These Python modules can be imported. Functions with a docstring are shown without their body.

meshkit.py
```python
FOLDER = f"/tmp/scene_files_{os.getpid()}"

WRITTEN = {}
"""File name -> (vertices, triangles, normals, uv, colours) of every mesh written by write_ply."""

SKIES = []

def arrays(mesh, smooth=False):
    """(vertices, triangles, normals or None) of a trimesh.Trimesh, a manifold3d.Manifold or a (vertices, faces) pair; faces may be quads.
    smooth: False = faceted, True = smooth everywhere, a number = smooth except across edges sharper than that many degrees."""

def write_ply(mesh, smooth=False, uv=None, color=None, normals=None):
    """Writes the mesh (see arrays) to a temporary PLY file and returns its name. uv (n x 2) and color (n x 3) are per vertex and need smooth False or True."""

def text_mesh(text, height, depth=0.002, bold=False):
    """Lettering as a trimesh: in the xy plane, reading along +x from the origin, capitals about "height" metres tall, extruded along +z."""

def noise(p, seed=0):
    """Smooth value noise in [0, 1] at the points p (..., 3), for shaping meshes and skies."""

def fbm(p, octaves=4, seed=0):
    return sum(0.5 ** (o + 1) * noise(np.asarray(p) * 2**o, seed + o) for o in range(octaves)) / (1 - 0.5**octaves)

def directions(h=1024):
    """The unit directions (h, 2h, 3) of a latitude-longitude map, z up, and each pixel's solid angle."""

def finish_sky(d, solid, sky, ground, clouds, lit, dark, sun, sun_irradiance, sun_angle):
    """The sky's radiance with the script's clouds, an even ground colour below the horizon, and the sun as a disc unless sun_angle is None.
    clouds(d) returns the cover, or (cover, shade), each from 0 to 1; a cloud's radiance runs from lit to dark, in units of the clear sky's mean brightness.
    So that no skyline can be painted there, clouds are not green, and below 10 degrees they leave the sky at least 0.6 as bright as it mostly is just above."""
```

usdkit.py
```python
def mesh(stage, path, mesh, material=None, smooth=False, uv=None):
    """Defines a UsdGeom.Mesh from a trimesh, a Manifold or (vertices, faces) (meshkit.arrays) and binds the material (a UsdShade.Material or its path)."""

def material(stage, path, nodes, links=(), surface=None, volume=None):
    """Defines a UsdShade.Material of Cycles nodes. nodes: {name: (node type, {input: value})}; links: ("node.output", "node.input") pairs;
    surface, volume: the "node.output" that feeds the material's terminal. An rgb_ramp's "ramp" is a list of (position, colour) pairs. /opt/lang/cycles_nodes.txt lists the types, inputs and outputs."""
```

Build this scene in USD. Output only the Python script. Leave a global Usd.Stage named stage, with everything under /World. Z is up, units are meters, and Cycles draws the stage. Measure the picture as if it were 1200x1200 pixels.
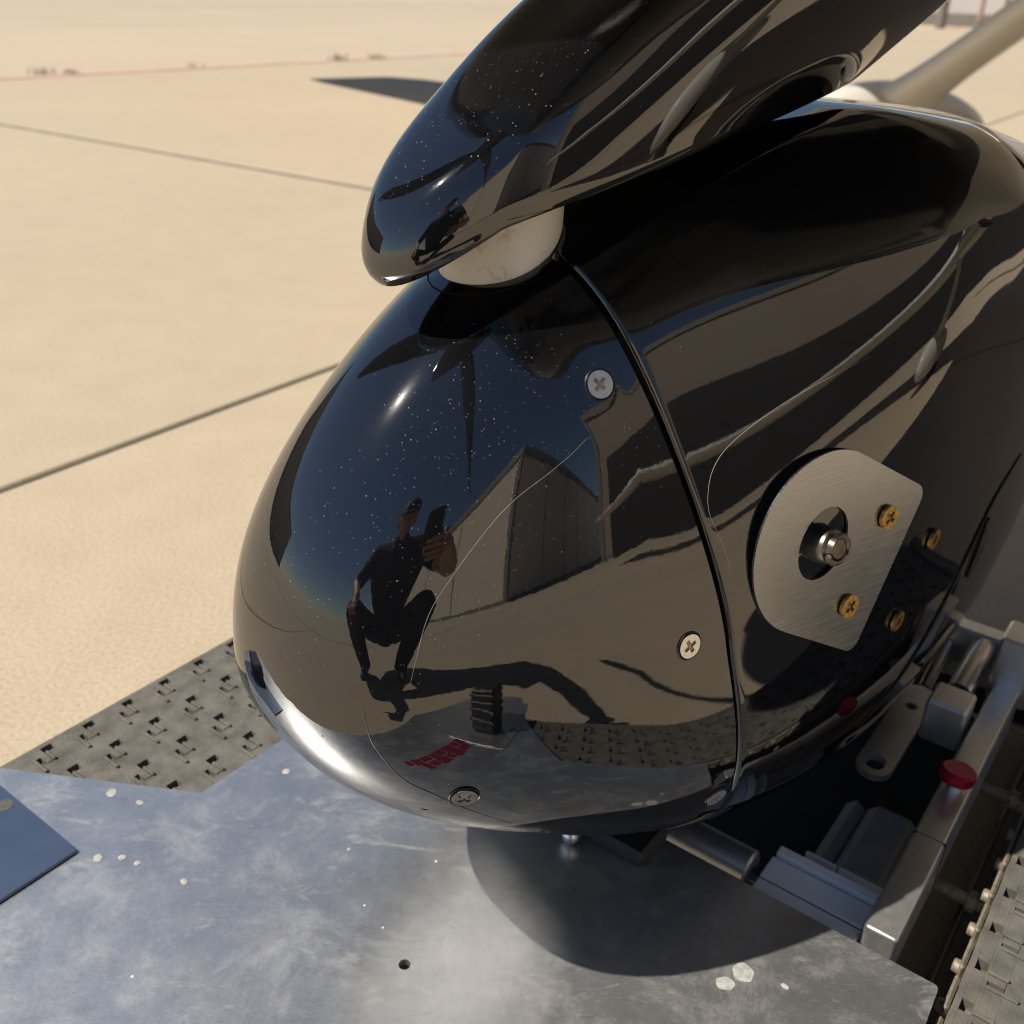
import math, random, numpy as np, trimesh, manifold3d as m3, shapely, shapely.geometry as sg, shapely.affinity as sa
import usdkit, meshkit
from scipy.interpolate import PchipInterpolator as PCH
from pxr import Usd, UsdGeom, UsdLux, UsdShade, Gf, Sdf
rng = np.random.default_rng(7); random.seed(7)
stage = Usd.Stage.CreateInMemory()
UsdGeom.SetStageUpAxis(stage, UsdGeom.Tokens.z); UsdGeom.SetStageMetersPerUnit(stage, 1.0)
world = UsdGeom.Xform.Define(stage, '/World'); stage.SetDefaultPrim(world.GetPrim())
UsdGeom.Scope.Define(stage, '/World/Looks')

# ---------------------------------------------------------------- camera
PITCH, ROLL, EYE = math.radians(-27.8), math.radians(2.0), np.array([0, 0, .77])
_f = np.array([0, math.cos(PITCH), math.sin(PITCH)]); _r = np.array([1., 0, 0]); _u = np.cross(_r, _f)
CR = math.cos(ROLL)*_r + math.sin(ROLL)*_u; CU = math.cos(ROLL)*_u - math.sin(ROLL)*_r; CF = _f
cam = UsdGeom.Camera.Define(stage, '/World/camera')
cam.CreateFocalLengthAttr(35.34); cam.CreateHorizontalApertureAttr(36.0); cam.CreateVerticalApertureAttr(36.0)
cam.CreateClippingRangeAttr(Gf.Vec2f(.02, 2000)); cam.CreateFStopAttr(9.5); cam.CreateFocusDistanceAttr(.60)
M = Gf.Matrix4d(*[float(x) for row in ((*CR, 0), (*CU, 0), (*(-CF), 0), (*EYE, 1)) for x in row])
cam.AddTransformOp().Set(M)
cam.CreateExposureAttr(0.46)

# ---------------------------------------------------------------- sky and sun
SUN_AZ, SUN_EL = math.radians(-105), math.radians(53.0)      # azimuth from +y towards +x
SUN = np.array([math.sin(SUN_AZ)*math.cos(SUN_EL), math.cos(SUN_AZ)*math.cos(SUN_EL), math.sin(SUN_EL)])
sky_m = usdkit.material(stage, '/World/Looks/sky', {
    's': ('sky_texture', {'sky_type': 'single_scattering', 'sun_disc': False, 'sun_elevation': SUN_EL, 'sun_rotation': SUN_AZ, 'altitude': 100.0, 'air_density': 1.0, 'aerosol_density': 0.06, 'ozone_density': 1.4}),
    'b': ('background_shader', {'strength': 0.062})}, [('s.color', 'b.color')], surface='b.background')
dome = UsdLux.DomeLight.Define(stage, '/World/sky')
UsdShade.MaterialBindingAPI.Apply(dome.GetPrim()).Bind(sky_m)
dome.GetPrim().SetCustomDataByKey('kind', 'structure')
sun = UsdLux.DistantLight.Define(stage, '/World/sun')
sun.CreateNormalizeAttr(True); sun.CreateIntensityAttr(1.22); sun.CreateAngleAttr(0.53); sun.CreateColorAttr(Gf.Vec3f(1, .93, .82))
_z = SUN; _x = np.cross([0, 0, 1], _z); _x /= np.linalg.norm(_x); _y = np.cross(_z, _x)
sun.AddTransformOp().Set(Gf.Matrix4d(*[float(v) for row in ((*_x, 0), (*_y, 0), (*_z, 0), (0, 0, 10, 1)) for v in row]))

# ---------------------------------------------------------------- helpers
used = {}
def numbered(path):
    n = used.get(path, -1) + 1; used[path] = n
    return path if n == 0 else f'{path}_{n:03d}'
BASE = {}
def tag(p, label=None, cat=None, group=None, kind=None):
    p = p.GetPrim() if hasattr(p, 'GetPrim') else p
    for k, v in (('label', label), ('category', cat), ('group', group), ('kind', kind)):
        if v: p.SetCustomDataByKey(k, v)
    return p
def thing(name, label, cat, base=(0, 0, 0), group=None):
    path = numbered('/World/' + name)
    x = UsdGeom.Xform.Define(stage, path); x.AddTranslateOp().Set(Gf.Vec3d(*map(float, base)))
    BASE[path] = np.array(base, float)
    return tag(x, label, cat, group)
def arr(mesh):
    if hasattr(mesh, 'to_mesh'):
        m = mesh.to_mesh(); return trimesh.Trimesh(np.asarray(m.vert_properties)[:, :3], np.asarray(m.tri_verts), process=False)
    if isinstance(mesh, (list,)):
        return trimesh.util.concatenate([arr(q) for q in mesh])
    if isinstance(mesh, tuple):
        v, f = np.asarray(mesh[0], float), np.asarray(mesh[1], int)
        if f.shape[1] == 4: f = np.vstack([f[:, [0, 1, 2]], f[:, [0, 2, 3]]])
        return trimesh.Trimesh(v, f, process=False)
    return mesh
def part(name, mesh, mat, parent=None, smooth=30, label=None, kind=None):
    """one Mesh prim; vertices are given in world coordinates"""
    mesh = arr(mesh); base = np.zeros(3)
    if parent is None: path = numbered('/World/' + name)
    else:
        pp = str(parent.GetPath()); path = numbered(pp + '/' + name)
        base = next((b for k, b in BASE.items() if pp == k or pp.startswith(k + '/')), base)
    m = trimesh.Trimesh(np.asarray(mesh.vertices) - base, mesh.faces, process=False)
    if m.volume < 0: m.invert()
    g = usdkit.mesh(stage, path, m, '/World/Looks/' + mat, smooth=smooth)
    return tag(g, label, None, None, kind)
def frame_mesh(mesh, o, x, y, z):
    """local mesh -> world with origin o and axes x, y, z"""
    mesh = arr(mesh); v = np.asarray(mesh.vertices)
    return trimesh.Trimesh(np.asarray(o) + v @ np.array([x, y, z]), mesh.faces, process=False)
def box(x0, x1, y0, y1, z0, z1, bev=0):
    if bev:
        b = min(bev, .49*min(x1-x0, y1-y0, z1-z0)); pts = []
        for i in (0, 1):
            for j in (0, 1):
                for k in (0, 1):
                    c = np.array([(x0, x1)[i], (y0, y1)[j], (z0, z1)[k]]); s = np.array([1-2*i, 1-2*j, 1-2*k])*b
                    for ax in range(3):
                        q = c + s; q[ax] = c[ax]; pts.append(q)
        return trimesh.convex.convex_hull(np.array(pts))
    return trimesh.creation.box(bounds=[[x0, y0, z0], [x1, y1, z1]])
def cyl(p, q, r, n=32, r2=None, bev=0.0):
    p, q = np.array(p, float), np.array(q, float); L = np.linalg.norm(q-p); d = (q-p)/L
    r2 = r if r2 is None else r2
    prof = [[0, 0], [r-bev, 0], [r, bev], [r2, L-bev], [r2-bev, L], [0, L]] if bev else [[0, 0], [r, 0], [r2, L], [0, L]]
    m = trimesh.creation.revolve(np.array(prof), sections=n)
    x = np.cross(d, [0, 0, 1.]) if abs(d[2]) < .95 else np.cross(d, [1., 0, 0]); x /= np.linalg.norm(x)
    return frame_mesh(m, p, x, np.cross(d, x), d)
def lathe(prof, o, d, n=40):
    d = np.array(d, float)/np.linalg.norm(d); m = trimesh.creation.revolve(np.array(prof, float), sections=n)
    x = np.cross(d, [0, 0, 1.]) if abs(d[2]) < .95 else np.cross(d, [1., 0, 0]); x /= np.linalg.norm(x)
    return frame_mesh(m, o, x, np.cross(d, x), d)
def grid_mesh(G, wrap=True, flip=False):
    n, m = G.shape[:2]; i, j = np.meshgrid(np.arange(n-1), np.arange(m if wrap else m-1), indexing='ij'); k = (j+1) % m
    f = np.stack([i*m+j, (i+1)*m+j, (i+1)*m+k, i*m+k], -1).reshape(-1, 4)
    return (G.reshape(-1, 3), f[:, ::-1] if flip else f)
def tube(P, r, n=8):
    P = np.asarray(P, float); t = np.gradient(P, axis=0); t /= np.linalg.norm(t, axis=1, keepdims=True)
    ref = np.array([0.3, 0.2, .93]); x = np.cross(t, ref); x /= np.linalg.norm(x, axis=1, keepdims=True); y = np.cross(t, x)
    a = np.linspace(0, 2*np.pi, n, endpoint=False); r = np.broadcast_to(r, len(P))
    G = P[:, None] + r[:, None, None]*(np.cos(a)[None, :, None]*x[:, None] + np.sin(a)[None, :, None]*y[:, None])
    G = np.concatenate([np.repeat(P[:1, None], n, 1), G, np.repeat(P[-1:, None], n, 1)])
    return grid_mesh(G)
def extrude(poly, h, o, x, y, z, z0=0.0):
    ms = [trimesh.creation.extrude_polygon(g, h, engine='earcut') for g in getattr(poly, 'geoms', [poly])]
    m = trimesh.util.concatenate(ms); m.apply_translation([0, 0, z0])
    return frame_mesh(m, o, x, y, z)

# ---------------------------------------------------------------- materials
def mat(name, nodes, links, surface): usdkit.material(stage, '/World/Looks/' + name, nodes, links, surface=surface)
def simple(name, col, rough=.5, metal=0.0, var=.12, scale=20.0, bump=0.0, bscale=200.0, **kw):
    c = np.array(col)
    n = {'g': ('geometry', {}), 'n': ('noise_texture', {'scale': scale, 'detail': 4.0}),
         'r': ('rgb_ramp', {'ramp': [(.25, tuple(c*(1-var))), (.75, tuple(np.minimum(c*(1+var), 1)))]}),
         'p': ('principled_bsdf', {'roughness': rough, 'metallic': metal, **kw})}
    l = [('g.position', 'n.vector'), ('n.fac', 'r.fac'), ('r.color', 'p.base_color')]
    if bump:
        n['n2'] = ('noise_texture', {'scale': bscale, 'detail': 3.0}); n['b'] = ('bump', {'strength': bump, 'distance': .002})
        l += [('g.position', 'n2.vector'), ('n2.fac', 'b.height'), ('b.normal', 'p.normal')]
    mat(name, n, l, 'p.BSDF')

def gloss_black(name, dust=True, dens=.30, peel=.010):
    n = {'g': ('geometry', {}),
         'p': ('principled_bsdf', {'base_color': (.0035, .0036, .0045), 'roughness': .018, 'ior': 1.95}),
         'h': ('glossy_bsdf', {'color': (1, .98, .95), 'roughness': .16}),
         'mh': ('mix_closure', {'fac': .0009}),
         'pn': ('noise_texture', {'scale': 330.0, 'detail': 1.0}), 'b': ('bump', {'strength': peel, 'distance': .0006})}
    l = [('p.BSDF', 'mh.closure1'), ('h.BSDF', 'mh.closure2'), ('g.position', 'pn.vector'), ('pn.fac', 'b.height'), ('b.normal', 'p.normal')]
    surf = 'mh.closure'
    if dust:
        n |= {'v': ('voronoi_texture', {'scale': 390.0, 'feature': 'f1'}), 'sc': ('separate_color', {}),
              'dn': ('noise_texture', {'scale': 9.0, 'detail': 3.0}), 'dm0': ('map_range', {'from_min': .35, 'from_max': .72, 'to_min': 0.0, 'to_max': dens}), 'sx': ('separate_xyz', {}), 'up': ('map_range', {'from_min': .05, 'from_max': .8, 'to_min': .06, 'to_max': 1.0, 'clamp': True}), 'dm': ('math', {'math_type': 'multiply'}),
              'inv': ('math', {'math_type': 'subtract', 'value1': 1.0}), 'gt': ('math', {'math_type': 'greater_than'}),
              'sz': ('map_range', {'from_min': .0, 'from_max': 1.0, 'to_min': .03, 'to_max': .12}), 'lt': ('math', {'math_type': 'less_than'}),
              'mul': ('math', {'math_type': 'multiply'}),
              'v2': ('voronoi_texture', {'scale': 640.0, 'feature': 'f1'}), 'sc2': ('separate_color', {}), 'dm2': ('math', {'math_type': 'multiply', 'value2': .8}), 'inv2': ('math', {'math_type': 'subtract', 'value1': 1.0}),
              'gt2': ('math', {'math_type': 'greater_than'}), 'sz2': ('map_range', {'from_min': 0.0, 'from_max': 1.0, 'to_min': .05, 'to_max': .15}), 'lt2': ('math', {'math_type': 'less_than'}), 'mul2': ('math', {'math_type': 'multiply'}), 'both': ('math', {'math_type': 'maximum'}),
              'd': ('principled_bsdf', {'base_color': (.33, .31, .28), 'roughness': .4}), 'md': ('mix_closure', {})}
        l += [('g.position', 'v.vector'), ('v.color', 'sc.color'), ('g.position', 'dn.vector'), ('dn.fac', 'dm0.value'), ('g.normal', 'sx.vector'), ('sx.z', 'up.value'), ('dm0.result', 'dm.value1'), ('up.result', 'dm.value2'), ('dm.value', 'inv.value2'),
              ('sc.r', 'gt.value1'), ('inv.value', 'gt.value2'), ('sc.g', 'sz.value'), ('v.distance', 'lt.value1'), ('sz.result', 'lt.value2'),
              ('gt.value', 'mul.value1'), ('lt.value', 'mul.value2'), ('g.position', 'v2.vector'), ('v2.color', 'sc2.color'), ('dm.value', 'dm2.value1'), ('dm2.value', 'inv2.value2'), ('sc2.r', 'gt2.value1'), ('inv2.value', 'gt2.value2'), ('sc2.g', 'sz2.value'), ('v2.distance', 'lt2.value1'), ('sz2.result', 'lt2.value2'), ('gt2.value', 'mul2.value1'), ('lt2.value', 'mul2.value2'), ('mul.value', 'both.value1'), ('mul2.value', 'both.value2'), ('both.value', 'md.fac'), ('mh.closure', 'md.closure1'), ('d.BSDF', 'md.closure2')]
        surf = 'md.closure'
    mat(name, n, l, surf)
gloss_black('black_paint', True, .75, .016)
gloss_black('black_paint_leg', True, .45, .006)
gloss_black('black_paint_rear', True, .10)
gloss_black('black_gloss', False)

def aluminium(name, base, rough, dirt, dirt_col=(.52, .50, .47), metal=1.0):
    """scuffed sheet: cloudy smears, two directions of long scratches, small spots"""
    mat(name, {'g': ('geometry', {}), 'mp': ('mapping', {'rotation': (0, 0, .55), 'scale': (.7, 5, 1)}), 'mq': ('mapping', {'rotation': (0, 0, -1.25), 'scale': (.8, 5, 1)}),
        'a': ('noise_texture', {'scale': 11.0, 'detail': 10.0, 'roughness': .8, 'distortion': .3}),
        'ar': ('map_range', {'from_min': .49, 'from_max': .76, 'to_min': 0.0, 'to_max': dirt*1.1, 'clamp': True}),
        'mr': ('mapping', {'rotation': (0, 0, -.5), 'scale': (1, 2.4, 1)}), 'a2': ('noise_texture', {'scale': 17.0, 'detail': 10.0, 'roughness': .78, 'distortion': .5}),
        'ar2': ('map_range', {'from_min': .54, 'from_max': .78, 'to_min': 0.0, 'to_max': dirt*1.3, 'clamp': True}),
        'sn': ('noise_texture', {'scale': 95.0, 'detail': 8.0, 'roughness': .75, 'distortion': 2.2}), 'st': ('map_range', {'from_min': .60, 'from_max': .76, 'to_min': 0.0, 'to_max': dirt*1.9, 'clamp': True}),
        'so': ('noise_texture', {'scale': 120.0, 'detail': 8.0, 'roughness': .75, 'distortion': 2.6}), 'su': ('map_range', {'from_min': .60, 'from_max': .76, 'to_min': 0.0, 'to_max': dirt*1.9, 'clamp': True}),
        'sp': ('voronoi_texture', {'scale': 60.0}), 'spc': ('separate_color', {}), 'spg': ('math', {'math_type': 'greater_than', 'value2': .93}),
        'spl': ('math', {'math_type': 'less_than', 'value2': .07}), 'spm': ('math', {'math_type': 'multiply'}),
        'm1': ('math', {'math_type': 'maximum'}), 'm2': ('math', {'math_type': 'maximum'}), 'm3': ('math', {'math_type': 'maximum'}), 'm4': ('math', {'math_type': 'maximum'}),
        'rn': ('noise_texture', {'scale': 22.0, 'detail': 9.0, 'roughness': .75}), 'rr': ('map_range', {'from_min': .3, 'from_max': .7, 'to_min': rough*.86, 'to_max': rough*1.16}),
        'bn': ('noise_texture', {'scale': 500.0, 'detail': 3.0}), 'b': ('bump', {'strength': .08, 'distance': .0008}),
        'p': ('principled_bsdf', {'base_color': base, 'metallic': metal}), 'd': ('principled_bsdf', {'base_color': dirt_col, 'roughness': .8}), 'm': ('mix_closure', {})},
        [('g.position', 'a.vector'), ('a.fac', 'ar.value'), ('g.position', 'mr.vector'), ('mr.vector', 'a2.vector'), ('a2.fac', 'ar2.value'), ('g.position', 'mp.vector'), ('mp.vector', 'sn.vector'), ('sn.fac', 'st.value'),
         ('g.position', 'mq.vector'), ('mq.vector', 'so.vector'), ('so.fac', 'su.value'), ('g.position', 'sp.vector'), ('sp.color', 'spc.color'), ('spc.r', 'spg.value1'), ('sp.distance', 'spl.value1'),
         ('spg.value', 'spm.value1'), ('spl.value', 'spm.value2'), ('ar.result', 'm1.value1'), ('ar2.result', 'm1.value2'), ('st.result', 'm2.value1'), ('su.result', 'm2.value2'), ('m1.value', 'm3.value1'), ('m2.value', 'm3.value2'), ('m3.value', 'm4.value1'), ('spm.value', 'm4.value2'),
         ('g.position', 'rn.vector'), ('rn.fac', 'rr.value'), ('rr.result', 'p.roughness'), ('g.position', 'bn.vector'), ('bn.fac', 'b.height'), ('b.normal', 'p.normal'),
         ('p.BSDF', 'm.closure1'), ('d.BSDF', 'm.closure2'), ('m4.value', 'm.fac')], 'm.closure')
aluminium('deck_aluminium', (.64, .645, .65), .35, .38, metal=.92)
aluminium('bar_aluminium', (.74, .73, .71), .36, .18, metal=.9)
mat('brushed_steel', {'g': ('geometry', {}), 'mp': ('mapping', {'scale': (3, 3, 160)}), 'n': ('noise_texture', {'scale': 12.0, 'detail': 4.0}),
    'rr': ('map_range', {'from_min': .3, 'from_max': .7, 'to_min': .20, 'to_max': .30}), 'b': ('bump', {'strength': .05, 'distance': .0005}),
    'p': ('principled_bsdf', {'base_color': (.45, .46, .475), 'metallic': 1.0})},
    [('g.position', 'mp.vector'), ('mp.vector', 'n.vector'), ('n.fac', 'rr.value'), ('rr.result', 'p.roughness'), ('n.fac', 'b.height'), ('b.normal', 'p.normal')], 'p.BSDF')
simple('screw_steel', (.78, .77, .75), .28, 1.0, var=.1, scale=300)
simple('screw_dark', (.32, .28, .23), .45, 1.0, var=.3, scale=500)
simple('brass', (.60, .38, .13), .42, 1.0, var=.5, scale=300)
simple('axle_steel', (.20, .18, .155), .38, 1.0, var=.3, scale=150)
simple('recess_black', (.012, .011, .010), .7)
simple('groove_black', (.006, .006, .006), .35)
simple('rubber_black', (.018, .018, .019), .75, bump=.3)
simple('track_rubber', (.105, .097, .083), .82, var=.38, scale=55, bump=.35, bscale=350)
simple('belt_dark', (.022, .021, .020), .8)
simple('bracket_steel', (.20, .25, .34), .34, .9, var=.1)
simple('dark_metal', (.10, .105, .115), .40, 1.0, var=.2)
simple('roller_steel', (.55, .57, .61), .40, .85, var=.1)
simple('anodised_blue_grey', (.84, .86, .88), .5, 0.0, var=.04)
simple('red_anodised', (.33, .008, .03), .35, .5, var=.1)
simple('red_decal', (.17, .004, .018), .5, var=.15, scale=90)
simple('cover_grey', (.30, .30, .31), .6, bump=.2)
simple('black_plastic', (.02, .02, .022), .5, bump=.2)
simple('zinc_bolt', (.27, .235, .18), .6, .45, var=.35, scale=220)
simple('white_paint', (.56, .535, .49), .28, var=.03)
simple('cowl_paint', (.012, .012, .014), .15, var=.05)
simple('spinner_black', (.012, .012, .013), .25)
simple('blade_black', (.015, .015, .016), .45)
simple('window_dark', (.02, .022, .025), .05)
simple('splash', (.34, .335, .315), .85, var=.3, scale=260)
simple('scratch', (.34, .31, .27), .5)
mat('strut_white', {'g': ('geometry', {}), 'n': ('noise_texture', {'scale': 38.0, 'detail': 8.0, 'roughness': .75}),
    'r': ('rgb_ramp', {'ramp': [(.0, (.06, .03, .015)), (.32, (.16, .09, .04)), (.38, (.55, .47, .36)), (.45, (.70, .67, .61)), (1, (.74, .72, .68))]}),
    'p': ('principled_bsdf', {'roughness': .38})}, [('g.position', 'n.vector'), ('n.fac', 'r.fac'), ('r.color', 'p.base_color')], 'p.BSDF')
def concrete(name, col):
    c = np.array(col)
    mat(name, {'g': ('geometry', {}), 'a': ('noise_texture', {'scale': .55, 'detail': 6.0, 'roughness': .6}), 'b': ('noise_texture', {'scale': 190.0, 'detail': 4.0, 'roughness': .7}),
        'c': ('noise_texture', {'scale': 9.0, 'detail': 6.0}), 'v': ('voronoi_texture', {'scale': 150.0}), 'vc': ('separate_color', {}),
        'r1': ('rgb_ramp', {'ramp': [(.25, tuple(c*.94)), (.75, tuple(c*1.06))]}), 'r2': ('rgb_ramp', {'ramp': [(.28, (.70,)*3), (.5, (1.,)*3), (.74, (1.2,)*3)]}),
        'r3': ('rgb_ramp', {'ramp': [(.3, (.965, .96, .955)), (.7, (1.03, 1.03, 1.03))]}),
        'm1': ('mix_color', {'blend_type': 'multiply', 'fac': 1.0}), 'm2': ('mix_color', {'blend_type': 'multiply', 'fac': 1.0}),
        'bp': ('bump', {'strength': .2, 'distance': .003}), 'p': ('principled_bsdf', {'roughness': .85})},
        [('g.position', 'a.vector'), ('g.position', 'b.vector'), ('g.position', 'c.vector'), ('a.fac', 'r1.fac'), ('b.fac', 'r2.fac'), ('c.fac', 'r3.fac'),
         ('r1.color', 'm1.a'), ('r2.color', 'm1.b'), ('m1.result', 'm2.a'), ('r3.color', 'm2.b'), ('m2.result', 'p.base_color'), ('b.fac', 'bp.height'), ('bp.normal', 'p.normal')], 'p.BSDF')
for k, s in enumerate((1.0, .97, 1.04)): concrete(f'concrete_{"abc"[k]}', np.array((.425, .347, .244))*s)
simple('joint_sealant', (.14, .125, .10), .9, var=.3, scale=12)
simple('pink_paint', (.50, .30, .235), .85, var=.25, scale=3.0)
simple('dry_weed', (.20, .16, .07), .9, var=.4, scale=30)
simple('hangar_wall', (.55, .47, .37), .7, var=.05, scale=.6)
simple('hangar_brown', (.25, .20, .155), .75, var=.06, scale=.5)
simple('hangar_trim', (.16, .145, .125), .7)
simple('doorway_shade', (.012, .011, .011), .7)  # near-black panel colour paints the shade inside an open doorway
simple('wall_grey', (.44, .41, .39), .7, var=.05, scale=.5)
simple('pole_red', (.34, .20, .16), .7)
simple('skin', (.42, .22, .15), .55, var=.06, scale=30)
simple('shirt', (.015, .015, .018), .9)
simple('trousers', (.02, .02, .024), .9)
simple('cap', (.02, .019, .02), .8)
simple('shoe', (.10, .10, .105), .8)
simple('phone_back', (.03, .032, .036), .25)
simple('hair', (.02, .014, .01), .6)

# ================================================================ geometry of the nose wheel fairing
PQ = np.array([-0.1435,0.4633,0.4162,0.8174,-0.0250,0.1547,0.3172,2.1242,0.2359,0.3853,2.1294,0.1850,0.3072,1.6629,2.1100,2.7101,0.2392,-0.2565,2.3644,2.2762,2.1050])
PC = np.array([-0.4402,-0.5006,-0.2174,0.1582,0.7517,-0.2911,-0.8313,-0.2396,-0.5810,0.0099,-0.0348,0.0521,-0.1751,0.4178,0.2875,-0.0457,0.2449,-0.3914,0.7224,-0.3707,0.4847,-0.3321,0.3789,-0.0408,0.3908,-0.2730,0.3899,-0.4330,0.3107,0.2607,0.0969,-0.5286,-0.4891])
PE = [(i, j, k) for i in range(6) for j in (0, 2, 4, 6) for k in range(6) if 0 < i+j+k <= 5]
_h, _p = PQ[3], PQ[4]
PA = np.array([math.sin(_h)*math.cos(_p), math.cos(_h)*math.cos(_p), math.sin(_p)]); PL = np.array([math.cos(_h), -math.sin(_h), 0]); PU = np.cross(PL, PA)
PO = PQ[:3]
def pod_w(lx): return PO + lx[..., :1]*PA + lx[..., 1:2]*PL + lx[..., 2:3]*PU      # local -> world
def _pe(x, L, p, q): return np.maximum(1 - (1 - np.clip(x/L, 0, 1))**p, 0)**(1/q)
def _base(X, T):
    w = PQ[5]*_pe(X, PQ[6], PQ[7], PQ[18]); up = PQ[8]*_pe(X, PQ[9], PQ[10], PQ[19]); dn = PQ[11]*_pe(X, PQ[12], PQ[13], PQ[20])
    c, s = np.cos(T), np.sin(T); n = np.where(s > 0, PQ[14], PQ[15])
    y = w*np.sign(c)*np.abs(c)**(2/n); z = np.where(s > 0, up, dn)*np.sign(s)*np.abs(s)**(2/n)
    return np.stack([X, y, z], -1)
def _fit(X, T):
    B = _base(X, T); e = 1e-4
    dx = _base(X + e, T) - B; dt = _base(X, T + 1e-3) - _base(X, T - 1e-3)
    n = np.cross(dt, dx); ln = np.linalg.norm(n, axis=-1, keepdims=True); n = n/np.maximum(ln, 1e-14)
    flip = np.sign((n[..., 1]*np.cos(T) + n[..., 2]*np.sin(T)))[..., None]; n = n*np.where(flip == 0, 1, flip)
    n = np.where(X[..., None] < 1e-5, np.array([-1., 0, 0]), n)
    f = np.clip(X/.2, 0, 2); q = (f, B[..., 1]/.14, (B[..., 2]+.05)/.2)
    d = sum(c*q[0]**i*q[1]**j*q[2]**k for c, (i, j, k) in zip(PC, PE))
    return B + n*d[..., None]*.01
_W = PCH([.05, .21, .26, .33, .43, .55, .67, .79, .91, 1.03, 1.13, 1.20], [.09, .155, .1655, .171, .1695, .160, .144, .122, .095, .063, .034, .010])
_TOP = PCH([.05, .21, .30, .413, .50, .585, .677, .767, .874, 1.0, 1.2], [.13, .240, .263, .2855, .296, .292, .278, .261, .238, .208, .16])
_BOT = PCH([.05, .21, .26, .32, .45, .58, .70, .80, .89, 1.0, 1.1, 1.2], [-.097, -.192, -.214, -.234, -.253, -.257, -.250, -.218, -.15, -.045, .04, .11])
def _mor(X, T):
    """tail sections of the fairing's skin at station X, angle T (0 = aircraft's left side, pi/2 = top)"""
    X, T = np.broadcast_arrays(np.asarray(X, float), np.asarray(T, float))
    top, bot, c, sn = _TOP(X), _BOT(X), np.cos(T), np.sin(T)
    zc = bot + (top-bot)*.43; n = np.where(sn > 0, 2.2 + 1.0*np.clip((X-.12)/.30, 0, 1), 2.7 + 1.2*np.clip((X-.2)/.30, 0, 1))
    mor = np.stack([X, _W(X)*np.sign(c)*np.abs(c)**(2/n), zc + np.where(sn > 0, top-zc, zc-bot)*np.sign(sn)*np.abs(sn)**(2/n)], -1)
    return mor
def pod(X, T):
    """local points of the skin: fitted nose, smooth span, then the tail sections"""
    X, T = np.broadcast_arrays(np.asarray(X, float), np.asarray(T, float)); x0, x1, e = .185, .46, .004
    p0, p1 = _fit(np.full_like(X, x0), T), _mor(np.full_like(X, x1), T)
    h = x1 - x0; t = np.clip((X-x0)/h, 0, 1)[..., None]
    d0 = (p0 - _fit(np.full_like(X, x0-2*e), T))/(2*e); d1 = (_mor(np.full_like(X, x1+e), T) - _mor(np.full_like(X, x1-e), T))/(2*e)
    her = (2*t**3-3*t**2+1)*p0 + (t**3-2*t**2+t)*h*d0 + (-2*t**3+3*t**2)*p1 + (t**3-t**2)*h*d1
    P = np.where((X < x0)[..., None], _fit(np.minimum(X, x0), T), np.where((X > x1)[..., None], _mor(X, T), her))
    d2 = ((P[..., 0]-.173)**2 + (P[..., 2]-.165)**2)/.0200**2
    P[..., 1] -= np.where(P[..., 1] > 0, .0019*np.exp(-d2), 0)
    return P
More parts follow.
